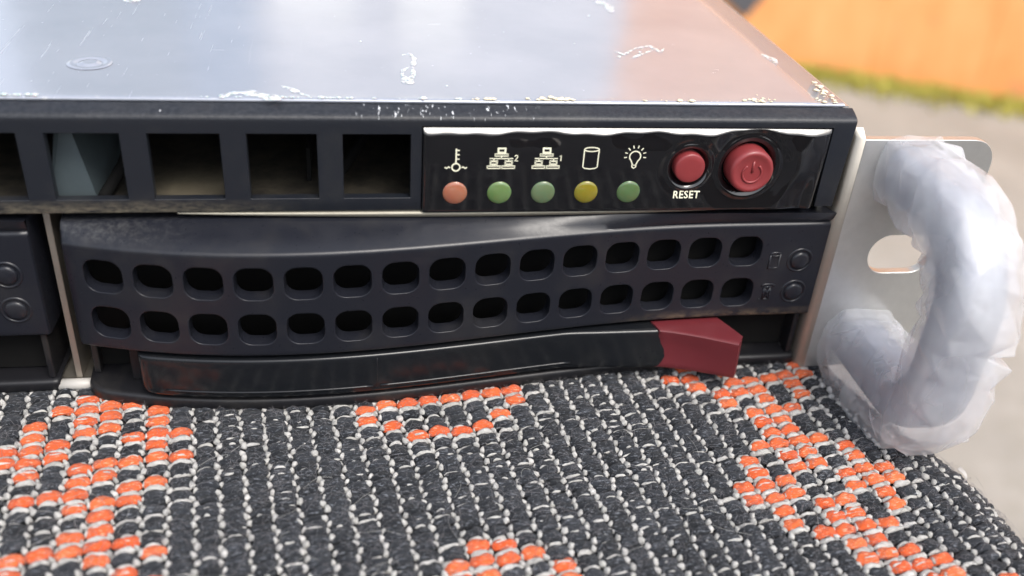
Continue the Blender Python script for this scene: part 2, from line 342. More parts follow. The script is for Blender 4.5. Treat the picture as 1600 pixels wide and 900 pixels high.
# ------------------------------------------------------------------ woven cloth
EY = [-200, -40, -30, -24, -20, -10, 3, 40]; EX = [14, 11, 10.6, 9.8, 8.2, 4.3, 0.9, 0.0]; RR = 9.0
def frame_at(x, y):
    ex_ = float(np.interp(y, EY, EX)); s_ = x-ex_
    if s_ <= 0: return Vector((x, y, 0)), Vector((0, 0, 1)), Vector((1, 0, 0))
    a = min(s_/RR, 1.5); ex = s_-a*RR
    nn = Vector((math.sin(a), 0, math.cos(a))); tt = Vector((math.cos(a), 0, -math.sin(a)))
    return Vector((ex_+RR*math.sin(a), y, -RR*(1-math.cos(a))))+tt*ex, nn, tt
TH = R(7.5); rd = Vector((math.cos(TH), math.sin(TH))); cdv = Vector((-math.sin(TH), math.cos(TH))); O0 = Vector((-60, -10)); PW, PH = 3.1, 2.4
ROWS = {6: '...##', 5: '..####', 4: '.#.##.#', 3: '.#.##.#.......#', 2: '###..###.......########........#', 1: '###...#........#......#.......##.#...#', 0: '.#.#####........#....#.........#.#####',
 -1: '...##............####...........###.#', -2: '.###.##.........................#.#.#', -3: '...###...........................###', -4: '....#............................##', -5: '...##............................##',
 -6: '.#####..........................####', -7: '.#..#.#........................#.##.#', -8: '.....#.........................#.##.#', -9: '....###.......................###..###', -10: '...##.#...........##..........###..###',
 -11: '..#.#............####..........#.##.#', -12: '.##..............##..#.........#.##.#', -13: '...##.............####..........####', -14: '...###.............##............##', -15: '..#.##...........................###', -16: '...##.............................###', -17: '..##...............................##', -18: '.####..............................##.#', -19: '...##.............................####'}
MOT = set()
for j, s_ in ROWS.items():
    for i, ch in enumerate(s_):
        if ch == '#': MOT.add((i-17, j))
rs = random.Random(11)
def stitch(cx, cy, L, W, H, kind, tone, lift=0., ang=0., nu=10, nv=9):
    """one float of yarn lying along the row direction; cloth coordinates"""
    P = []; ph = rs.uniform(0, 6); plies = 3 if kind != 'w' else 2; tw = rs.uniform(1.2, 2.2)
    ca, sa = math.cos(ang), math.sin(ang); sk = rs.uniform(-.12, .12)
    for i in range(nu+1):
        u = -1+2*i/nu; prof = max(0., 1-abs(u)**3.2)**.55; arch = (1-u*u)
        row = []
        for k in range(nv):
            a = 2*PI*k/nv
            rr = 1+.20*math.cos(plies*a+tw*u*2+ph)+.20*mn.noise(Vector((u*2.2+ph*9, math.cos(a)*1.4, math.sin(a)*1.4+cx)))
            lv = math.cos(a)*W/2*(.35+.65*prof)*rr; hv = math.sin(a)*H/2*(.3+.7*prof)*rr
            lu = u*L/2; lv2 = lv+sk*arch
            x = lu*ca-lv2*sa; y = lu*sa+lv2*ca
            wp = O0+rd*(cx+x)+cdv*(cy+y); b, nn, tt = frame_at(wp.x, wp.y)
            row.append(b+nn*(hv+lift+arch*H*.24-H*.2))
        P.append(row)
    return P
ML = []     # (distance, kind, grid, tone)
camv = Vector(CAM)
def put(cx, cy, L, W, H, kind, lift=0., ang=0.):
    wp = O0+rd*cx+cdv*cy; b, nn, tt = frame_at(wp.x, wp.y); dist = (b-camv).length
    if wp.y > 10 and wp.x < -4: return
    if b.z < -34: return
    far = dist > 165
    ML.append((dist, kind, stitch(cx, cy, L, W, H, kind, 0, lift, ang, 6 if far or kind == 'w' else 11, 8 if far or kind == 'w' else 15), min(max(rs.gauss(.4, .3), 0), 1), b))
for i in range(-28, 38):
    jit = rs.uniform(-.25, .25)+(.6 if i % 2 else 0)
    for j in range(-29, 14):
        cx, cy = i*PW, j*PH+jit*.5
        wp = O0+rd*cx+cdv*cy
        if wp.y < -78 or wp.y > 34: continue
        m = (i, j) in MOT
        near = any((i+a, j+b_) in MOT for a in (-1, 0, 1) for b_ in (-1, 0, 1))
        up = (i, j+1) in MOT; dn = (i, j-1) in MOT
        q = lambda s_: rs.uniform(-s_, s_)
        if m:
            put(cx+q(.1), cy+.35, 3.1+q(.15), 1.68+q(.18), 1.1, 'o', .32+q(.10), q(.08)+.03)
            put(cx+q(.15), cy-.93, 2.5+q(.35), 1.0+q(.2), .9, 'w', .22+q(.12), q(.07))
            if rs.random() < .45: put(cx+q(.3), cy+.55+q(.5), 1.7+q(.5), .26+q(.08), .4, 'w', .72+q(.06), q(.12))
        elif near:
            put(cx+q(.1), cy+.28+q(.12), 2.9+q(.15), 1.55+q(.2), 1.2, 'b', .22+q(.08), q(.08)+.05)
            if rs.random() < .7: put(cx+q(.2), cy-.90+q(.1), 2.1+q(.4), .75+q(.25), .8, 'w', .10+q(.1), q(.06))
            else: put(cx+q(.1), cy-.8, 2.9, 1.1, 1.1, 'b', .22, q(.1))
            if rs.random() < .3: put(cx+q(.1), cy-.5, 2.7, .7, .7, 'b', .30, q(.1))
        else:
            for s_ in (.6, -.6):
                put(cx+q(.12), cy+s_+q(.13), 3.02+q(.25), 1.36+q(.28), 1.1+q(.18), 'b', .24+q(.16), q(.13)+.05)
                if rs.random() < .38: put(cx+q(.3), cy+s_+.58+q(.12), 1.5+q(.8), .30+q(.1), .45, 'w', .52+q(.15), q(.12))
        # white binding nuggets zigzag between the columns
        for s_, sd in ((.62, 1), (-.58, -1)):
            put(cx+PW/2+sd*.20+q(.09), cy+s_+q(.10), (.82 if not m else .55)+q(.12), .95+q(.16), .9, 'w', .22+q(.20)-(.16 if m else 0), R(22)*(-1 if sd > 0 else 1)+R(12)+q(.2))
cl = empty('woven_cloth', (-60, -10, 0), 'thick charcoal and white woven cloth with orange zigzag motifs, spread under the server', 'cloth')
# backing sheet following the drape
bk = MB(); P = []
for iy in range(90):
    y = -240+iy*6.; row = []
    for ix in range(150):
        x = -330+ix*4.
        b, nn, tt = frame_at(x, y); row.append(b-nn*.55)
    P.append(row)
bk.grid(P); o = make('backing', bk, M_BASE, cl, solid=1.2)
ML.sort(key=lambda a: a[0])
# the 300 stitches that show largest (inside the picture) are parts of their own; the rest is one mesh per yarn
Mi = cam.rotation_euler.to_matrix().transposed()
def inview(b):
    c = Mi @ (b-camv); u = 800+1507.99*c.x/-c.z; v_ = 450-1507.99*c.y/-c.z
    return -10 < u < 1610 and v_ < 910
mats = {'b': M_YB, 'o': M_YO, 'w': M_YW}
single = 0; rest = {'b': MB(), 'o': MB(), 'w': MB()}; rtone = {'b': [], 'o': [], 'w': []}
def settone(o, vals):
    at = o.data.attributes.new('tone', 'FLOAT', 'POINT'); at.data.foreach_set('value', vals)
for dist, kind, G, tone, b in ML:
    nv = len(G)*len(G[0])
    if kind != 'w' and single < 300 and inview(b):
        mb = MB().grid(G, closev=True); o = make('yarn_stitch', mb, mats[kind], cl, weld=False); settone(o, [tone]*nv); single += 1
    else:
        rest[kind].grid(G, closev=True); rtone[kind] += [tone]*nv
for kind, nm in (('b', 'charcoal_yarn'), ('o', 'orange_yarn'), ('w', 'white_yarn')):
    o = make(nm, rest[kind], mats[kind], cl, weld=False, stuff=True); settone(o, rtone[kind])
# loose fibres
fz = MB()
for k in range(14000):
    cx = rs.uniform(-62, 95); cy = rs.uniform(-42, 16); wp = O0+rd*cx+cdv*cy
    if wp.y > 5 and wp.x < 0: continue
    b, nn, tt = frame_at(wp.x, wp.y)
    L = rs.uniform(.5, 1.6)*(1 if rs.random() < .97 else 4); a = rs.uniform(0, 2*PI); dr = tt*math.cos(a)+Vector((0, 1, 0))*math.sin(a); cu = nn.cross(dr)*rs.uniform(-.6, .6)
    h = rs.uniform(.3, .75); base = b+nn*rs.uniform(.35, .75)
    pts = [base+dr*L*s_+cu*L*s_*s_+nn*h*math.sin(PI*s_*.8)*min(L, 1.2) for s_ in (0, .25, .5, .75, 1)]
    fz.tube(pts, rs.uniform(.010, .019), 3, cap=False)
make('fuzz', fz, M_FUZZ, cl, weld=False, stuff=True)
hz = MB()
for k in range(60):
    cx = rs.uniform(-58, 80); cy = rs.uniform(-34, 2); wp = O0+rd*cx+cdv*cy; b, nn, tt = frame_at(wp.x, wp.y)
    a = rs.uniform(0, 2*PI); L = rs.uniform(2, 6); tu = rs.uniform(-1.6, 1.6); q_ = b+nn*rs.uniform(.6, .9); pts = []
    for i in range(9):
        pts.append(q_+nn*.5*math.sin(PI*i/8)); a += tu/8+rs.uniform(-.15, .15); q_ = q_+(tt*math.cos(a)+Vector((0, 1, 0))*math.sin(a))*L/8
    hz.tube(pts, .022, 3, cap=False)
make('lint', hz, M_YW, cl, weld=False, stuff=True)
# bench carrying the cloth (under it)
mb = MB(); mb.box(-640, -6, -600, 640, -449, -2.4); 
o = make('bench', mb, M_STONE, smooth=False, bevel=4); tag(o, 'solid pale bench hidden under the woven cloth', 'bench')

# ------------------------------------------------------------------ the server
srv = empty('rack_server', (-218, 200, 0), 'low black fronted rack server with steel lid, lying on the woven cloth', 'server')
XL = -437.6
# lid
mb = MB()
P = []
xs = [XL+.6+(435.9)*i/80 for i in range(81)]; ys = [2.7+ (500-2.7)*((j/60)**1.7) for j in range(61)]
prof = [(2.52, 42.95), (2.54, 43.2), (2.66, 43.33)]
for x in xs:
    row = [(x, a, b) for a, b in prof]
    for y in ys[1:]: row.append((x, y, 43.4+.15*math.sin(x*.02)*math.sin(y*.013)))
    P.append(row)
mb.grid(P)
make('lid', mb, M_LID, srv, solid=.9)
# rivet pressed in the lid
mb = MB(); rv = []
for r_, h_ in [(3.9, .03), (3.5, .16), (2.9, .20), (2.5, -.02), (1.9, -.05), (1.7, .22), (1.0, .30), (.3, .2), (0.01, .18)]:
    rv.append([(-101.3+.72*r_*math.cos(2*PI*k/40)+.0, 14.6+r_*.68*math.sin(2*PI*k/40), 43.42+h_*.7) for k in range(40)])
mb.grid(rv, closev=True); make('rivet', mb, M_LID, srv)
def blob(name, pts, mat, wdt=.35, hgt=.12, seed=0):
    """smear of glue: an irregular ribbon raised a little above the lid"""
    r2 = random.Random(seed); P = []
    pts = [Vector((a, b, 0)) for a, b in pts]; dense = []
    for i in range(len(pts)-1):
        for s_ in range(5): dense.append(pts[i].lerp(pts[i+1], s_/5))
    dense.append(pts[-1]); nn = len(dense)
    for i, q in enumerate(dense):
        t_ = (dense[min(i+1, nn-1)]-dense[max(i-1, 0)]).normalized(); s2 = Vector((-t_.y, t_.x, 0)); u = i/(nn-1)
        ww = wdt*(.55+.9*mn.noise(Vector((i*.35, seed*3.1, 0)))+.25)*min(1, 6*u+.15, 6*(1-u)+.15); ww = max(ww, .04)
        P.append([q+s2*ww*c_+Vector((0, 0, 43.46+hgt*.45*h_*(.7+.6*r2.random()))) for c_, h_ in ((-1, 0), (-.7, .7), (0, 1), (.7, .7), (1, 0))])
    return make(name, MB().grid(P), mat, srv)
def bz(u, v, z=43.4):
    Mx = cam.rotation_euler.to_matrix(); D = Mx @ Vector(((u-800)/1507.99, (450-v)/1507.99, -1)); P = Vector(CAM)+D*((z-CAM[2])/D.z); return (P.x, P.y)
blob('glue_smear', [bz(*q) for q in [(628, 87), (640, 84), (647, 92), (645, 105), (646, 118), (638, 125), (628, 118), (630, 110), (640, 105)]], M_GLUE, .35, .15, 1)
blob('glue_smear', [bz(*q) for q in [(628, 117), (632, 128), (640, 131), (646, 120)]], M_GLUE, .6, .2, 2)
blob('glue_smear', [bz(*q) for q in [(440, 135), (456, 140), (468, 146), (484, 152)]], M_GLUE, .5, .15, 3)
blob('glue_smear', [bz(*q) for q in [(343, 153), (362, 146), (385, 145), (410, 150), (440, 156)]], M_GLUE, 1.0, .2, 4)
blob('glue_smear', [bz(*q) for q in [(960, 80), (975, 86), (992, 76), (1015, 72), (1032, 82), (1038, 76)]], M_GLUE, .35, .12, 5)
blob('glue_smear', [bz(*q) for q in [(985, 92), (1005, 84), (1022, 78)]], M_GLUE, .4, .12, 6)
blob('glue_smear', [bz(*q) for q in [(1190, 85), (1205, 92), (1215, 100)]], M_GLUE, .8, .12, 7)
blob('glue_smear', [bz(*q) for q in [(930, 2), (950, 8), (955, 20)]], M_GLUE, .8, .12, 8)
blob('glue_smear', [bz(*q) for q in [(195, -2), (205, 3), (215, -1)]], M_GLUE, 1.0, .2, 9)
def crumbs(cells, seed):
    r2 = random.Random(seed); mb = MB()
    for (u0, v0, su, sv, n_) in cells:
        for k in range(n_):
            x, y = bz(r2.gauss(u0, su), min(r2.gauss(v0, sv), 163)); r_ = abs(r2.gauss(.05, .12))+.05
            y = max(y, 2.75)
            if x > -1.9: x = -1.9-(x+1.9)*.3
            P = []
            for i in range(5):
                th = PI*i/4; P.append([(x+r_*1.3*math.sin(th)*math.cos(f)*(1+.3*r2.random()), y+r_*math.sin(th)*math.sin(f)*(1+.3*r2.random()), 43.45+r_*.35+r_*.5*math.cos(th)) for f in [PI/3*q for q in range(6)]])
            mb.grid(P, closev=True)
    return mb
make('residue', crumbs([(870, 157, 20, 2.0, 40), (1190, 157, 9, 3, 22), (1287, 143, 8, 9, 34), (1300, 158, 12, 4, 12), (760, 159, 16, 1.5, 10), (1100, 159, 60, 1.5, 14)], 5), M_CRUMB, srv, stuff=True)
make('glue_specks', crumbs([(15, 155, 14, 2, 20), (600, 159, 120, 1, 25), (400, 157, 60, 1.5, 20), (900, 60, 120, 50, 12)], 9), M_GLUE, srv, stuff=True)
# chassis body
mb = MB(); mb.box(XL, -.9, 3.2, 500, .35, 1.3); make('chassis_floor', mb, M_STEEL, srv, smooth=False)
mb = MB(); mb.box(-.85, .15, 3.6, 500, 1.4, 42.7); make('side_wall', mb, M_EAR, srv, smooth=False)
mb = MB(); mb.box(XL, XL+.9, 3.6, 500, 1.4, 42.5); make('side_wall', mb, M_EAR, srv, smooth=False)
mb = MB(); mb.box(XL+1, -1.0, 60, 61, 1.4, 28); mb.box(XL+1, -1, 499, 500, 1.4, 42.3); make('bulkhead', mb, M_DARK, srv, smooth=False)
mb = MB(); mb.box(XL+1, -1.0, 1.9, 60, 28.15, 28.9); make('drive_cage_top', mb, M_DUSTY, srv, smooth=False)
mb = MB(); mb.box(XL+1, -1, 30, 31, 29, 42); mb.box(-59.5, -1, 2.5, 4, 29.1, 41.5); make('inner_partition', mb, M_DARK, srv, smooth=False)
mb = MB(); mb.add([(-106, 4, 29.0), (-100.5, 4.5, 29.0), (-97, 22, 29.0), (-103.6, 4, 41), (-103, 5, 41), (-100, 22, 41)], [(0, 1, 2), (0, 3, 4, 1), (1, 4, 5, 2), (3, 5, 4), (0, 2, 5, 3)]); make('duct_wall', mb, M_BLUEST, srv, smooth=False)
mb = MB(); mb.tube([(-99.5, 3.6, 29.4), (-97.8, 9, 31.5), (-96.5, 16, 35.5), (-94, 26, 39)], .8, 8); make('cable', mb, M_DARK, srv)
mb = MB(); mb.box(-74, -73.4, 9, 26, 29, 34); make('guide_rail', mb, M_DARK, srv, smooth=False, bevel=.1)
mb = MB(); mb.tube([(-70, 4.6, 29.5), (-69.5, 9, 30.2), (-66.5, 14, 32.5), (-64, 20, 36)], .7, 8); make('cable', mb, M_DARK, srv)
# bezel
prof = [(28.85, .45), (28.95, .12), (29.2, 0.)]
zin = [30.85, 39.75]
top = [(41.55, 0.), (41.85, .07), (42.08, .28), (42.30, .7), (42.58, 1.4), (42.90, 2.4)]
vent = []; k = 0
x = -104.27-.12
vx = []
for k in range(-28, 4):
    x0 = -104.15+11.73*k; vx.append((x0, x0+8.55))
vx = [v_ for v_ in vx if v_[0] > XL+14]
PX0, PX1, PZ1 = -58.95, -3.25, 40.85
mb = MB()
xe = [XL]+[a for v_ in vx for a in v_]+[PX0, PX1, -1.2, -.35, 0.]
zr = prof+[(zin[0], 0.), (zin[1], 0.), (PZ1, 0.)]+top
openx = {i for i in range(len(xe)-1) if any(abs(xe[i]-v_[0]) < 1e-6 for v_ in vx)}
pi_ = xe.index(PX0)
pts = []
for x in xe:
    lean = .5 if x >= -1.2 else 0
    pts.append([(x - ((42-z)/13*.55 if x > -1 else 0), y, z) for z, y in zr])
vs = [p_ for r_ in pts for p_ in r_]; m_ = len(zr); fs = []
for i in range(len(xe)-1):
    for j in range(m_-1):
        z0 = zr[j][0]
        if i in openx and z0 == zin[0]: continue
        if i == pi_ and z0 < PZ1-.01: continue
        fs.append((i*m_+j, i*m_+j+1, (i+1)*m_+j+1, (i+1)*m_+j))
mb.add(vs, fs)
make('bezel', mb, M_BEZEL, srv, smooth=True, solid=1.35, bevel=.16, seg=3)
# metal seam under the bezel
mb = MB(); P = []
for i in range(41):
    x = -90+76*i/40; s_ = max(math.sin(PI*i/40), 0)**.7
    P.append([(x, 1.8, 28.82), (x, -.35*s_+.3, 28.80), (x, -.5*s_+.25, 28.6), (x, -.45*s_+.3, 28.70-.62*s_), (x, 1.8, 28.66-.66*s_)])
mb.grid(P); make('seam_strip', mb, M_SHEET, srv)
# ------------------------------------------------------------------ control panel
RSX, RSZ, PWX, PWZ = -22.95, 35.3, -14.45, 35.15
ZB, ZT = 28.75, 40.72; XA, XB = -58.85, -3.45
def hp(x, z):
    dd = min(x-XA, XB-x, z-ZB, ZT-z); dd = max(dd, 0)
    f_ = lambda d_, r_, a_: a_*(1-math.sqrt(max(1-(1-min(max(d_, 0)/r_, 1))**2, 0)))
    dome = .68-f_(z-ZB, .5, .35)-f_(x-XA, .8, .3)-f_(XB-x, .9, .3)
    rr = math.hypot(x-RSX, z-RSZ); dome -= .34*sm(4.6, 2.5, rr)
    rp = math.hypot(x-PWX, z-PWZ); dome -= .62*sm(7.4, 3.5, rp)
    dome -= (.16+.13*math.sin(x*.42+1.2)+.06*math.sin(x*1.3))*sm(3.2, .8, ZT-z)*sm(-58.8, -52, x)
    dome -= .35*sm(-9.5, -5.5, x)*sm(-3.3, -5.5, x)*sm(35, 31, z)
    ch = .02+(ZT-z)*(.84+.02*math.sin(x*.9))
    k_ = .10; q_ = max(k_-abs(dome-ch), 0)/k_; h = min(dome, ch)-q_*q_*k_*.25
    h += .22*math.exp(-((rr-3.15)/.30)**2)+.22*math.exp(-((rp-4.35)/.38)**2)
    if rr < 2.75: h -= .9*sm(2.75, 2.3, rr)
    if rp < 3.75: h -= 1.1*sm(3.75, 3.35, rp)
    return h
mb = MB(); P = []
xs = sorted(set([XA, XA+.05, XA+.15, XA+.35, XB-.05, XB-.15, XB-.35]+[XA+(XB-XA)*i/300 for i in range(301)]))
zs = sorted(set([ZB, ZB+.04, ZB+.12, ZB+.3, ZT-.04, ZT-.12, ZT-.3]+[ZB+(ZT-ZB)*i/80 for i in range(81)]))
for x in xs:
    col = [(x-(.0 if x < -8 else (PWZ+5.6-z)*.045*sm(-8, -3.45, x)), -hp(x, z)+.1, z) for z in zs]
    P.append([(col[0][0], 1.2, col[0][2])]+col+[(col[-1][0], 1.2, col[-1][2])])
P = [[(p_[0], 1.2, p_[2]) for p_ in P[0]]]+P+[[(p_[0], 1.2, p_[2]) for p_ in P[-1]]]
mb.grid(P); pan = make('control_panel', mb, M_PANEL, srv)
def py(x, z): return -hp(x, z)+.1-.035
class Ink(MB):
    def line(s, pts, wd=.2, closed=False):
        pts = [Vector(q) for q in pts]; n_ = len(pts); L, Rr = [], []
        for i, q in enumerate(pts):
            a = pts[i-1] if (i or closed) else q; b = pts[(i+1) % n_] if (i < n_-1 or closed) else q
            t_ = (b-a).normalized(); nn = Vector((-t_.y, t_.x))*wd/2
            for lst, sg in ((L, 1), (Rr, -1)): u = q+nn*sg; lst.append((u.x, py(u.x, u.y), u.y))
        m_ = n_ if closed else n_-1
        s.add(L+Rr, [(i, (i+1) % n_, n_+(i+1) % n_, n_+i) for i in range(m_)]); return s
    def rect(s, cx, cz, w_, h_):
        return s.line([(cx-w_/2, cz), (cx, cz), (cx+w_/2, cz)], h_)
    def frame(s, cx, cz, w_, h_, t_=.18):
        s.rect(cx, cz+h_/2-t_/2, w_, t_); s.rect(cx, cz-h_/2+t_/2, w_, t_)
        s.line([(cx-w_/2+t_/2, cz-h_/2+t_/2), (cx-w_/2+t_/2, cz+h_/2-t_/2)], t_); return s.line([(cx+w_/2-t_/2, cz-h_/2+t_/2), (cx+w_/2-t_/2, cz+h_/2-t_/2)], t_)
def circ(cx, cz, r_, a0=0, a1=360, n_=24): return [(cx+r_*math.cos(R(a0+(a1-a0)*i/n_)), cz+r_*math.sin(R(a0+(a1-a0)*i/n_))) for i in range(n_+1)]
LX = [-54.6+5.887*k for k in range(5)]
# thermometer
c0 = LX[0]; ik = Ink(); ik.line(circ(c0, 35.5, .52)[:-1], .2, True); ik.line([(c0-.02, 36.0), (c0-.02, 38.1)], .2)
for k, l_ in enumerate((.34, .34, .34)): ik.rect(c0+.2, 36.65+.6*k, l_+.1, .16)
for sx in (-1, 1): ik.line([(c0+sx*.75-.0, 35.42+.0), (c0+sx*.95, 35.56), (c0+sx*1.2, 35.34), (c0+sx*1.45, 35.50)], .2)
make('thermometer_icon', ik, M_PRINT, pan, smooth=False, solid=0)
def netw(c, num, nm):
    ik = Ink(); ik.frame(c, 37.85, 1.15, .8, .24); ik.frame(c, 37.22, 1.85, .44, .15); ik.rect(c, 36.72, 3.1, .16)
    ik.line([(c, 36.72), (c, 37.0)], .18)
    for sx in (-1, 1):
        ik.line([(c+sx*.98, 36.7), (c+sx*.98, 36.4)], .18); ik.frame(c+sx*.98, 36.12, 1.1, .66, .22); ik.frame(c+sx*.96, 35.5, 1.85, .5, .16)
    make(nm, ik, M_PRINT, pan, smooth=False)
netw(LX[1], 2, 'network_icon'); netw(LX[2]+.05, 1, 'network_icon')
ik = Ink(); c = LX[1]+1.95
ik.line([(c-.22, 37.0), (c-.1, 37.17), (c+.1, 37.17), (c+.2, 37.0), (c+.1, 36.75), (c-.22, 36.38), (c+.25, 36.38)], .14); make('numeral_two', ik, M_PRINT, pan, smooth=False)
ik = Ink(); c = LX[2]+1.95; ik.line([(c-.15, 37.0), (c+.05, 37.2), (c+.05, 36.36)], .14); make('numeral_one', ik, M_PRINT, pan, smooth=False)
# disk
c = LX[3]+.15; ik = Ink(); ik.line([(c+.98*math.cos(a_), 38.0+.28*math.sin(a_)) for a_ in [2*PI*i/28 for i in range(28)]], .16, True)
ik.line([(c-.98, 38.0), (c-.98, 35.5), (c-.7, 35.3), (c, 35.22), (c+.7, 35.3), (c+.98, 35.5), (c+.98, 38.0)], .16); make('disk_icon', ik, M_PRINT, pan, smooth=False)
# bulb
c = LX[4]+.25; ik = Ink(); ik.line(circ(c, 37.0, .75, -50, 230, 24), .17); ik.line([(c+.48, 36.42), (c+.26, 35.9), (c+.26, 35.5), (c, 35.3), (c-.26, 35.5), (c-.26, 35.9), (c-.48, 36.42)], .17); ik.rect(c, 35.75, .5, .12)
for a_ in range(-8, 200, 28): ik.line([(c+1.12*math.cos(R(a_)), 37.05+1.12*math.sin(R(a_))), (c+1.52*math.cos(R(a_)), 37.05+1.52*math.sin(R(a_)))], .14)
make('bulb_icon', ik, M_PRINT, pan, smooth=False)
# RESET
cu = bpy.data.curves.new('t', 'FONT'); cu.body = 'RESET'; cu.size = 1.0; cu.offset = .022; cu.resolution_u = 3; cu.space_character = 1.12
to = bpy.data.objects.new('t', cu); C.objects.link(to); dg = bpy.context.evaluated_depsgraph_get(); me = bpy.data.meshes.new_from_object(to.evaluated_get(dg))
tv = np.array([v_.co[:] for v_ in me.vertices]); lo, hi = tv.min(0), tv.max(0); mb = MB()
mb.add([(-22.75+((p_[0]-lo[0])/(hi[0]-lo[0])-.5)*3.75, 0, 31.32+((p_[1]-lo[1])/(hi[1]-lo[1])-.5)*1.12) for p_ in tv], [tuple(p_.vertices) for p_ in me.polygons])
mb.v = [(a_, py(a_, c_), c_) for a_, b_, c_ in mb.v]; make('reset_lettering', mb, M_PRINT, pan, smooth=False)
bpy.data.objects.remove(to)
# LEDs
for k in range(5):
    x = LX[k]; z = 31.8; h0 = -py(x, z)
    mb = MB(); mb.lathe((x, -h0+.02, z), [(1.62, -.2), (1.62, 0), (1.54, .10), (1.3, .20), (1.0, .29), (.7, .35), (.4, .385), (.01, .40)], 40)
    make('indicator_lens', mb, LEDS[k], pan)['label'] = ['orange red lens under the thermometer', 'bright green lens under network 2', 'dull green lens under network 1', 'olive yellow lens under the disk', 'pale green lens under the bulb'][k]
# buttons (parts of the server)
mb = MB(); mb.lathe((RSX, -.0, RSZ), [(2.12, -.9), (2.12, .62), (2.05, .78), (1.9, .86), (1.2, .90), (.01, .92)], 48); rb = make('reset_button', mb, M_REDBTN, srv)
mb = MB(); mb.lathe((PWX, -.0, PWZ), [(3.15, -.9), (3.12, 1.25), (3.0, 1.62), (2.75, 1.8), (2.45, 1.80), (2.25, 1.68), (1.2, 1.66), (.01, 1.66)], 56); pb = make('power_button', mb, M_REDBTN, srv)
mb = MB(); mb.tube([(PWX+1.35*math.sin(a_), -1.68, PWZ-.15+1.35*math.cos(a_)) for a_ in [R(38+284*i/30) for i in range(31)]], .17, 8); mb.tube([(PWX, -1.68, PWZ-.05), (PWX, -1.68, PWZ+1.6)], .17, 8)
make('power_symbol', mb, M_REDBTN, pb)

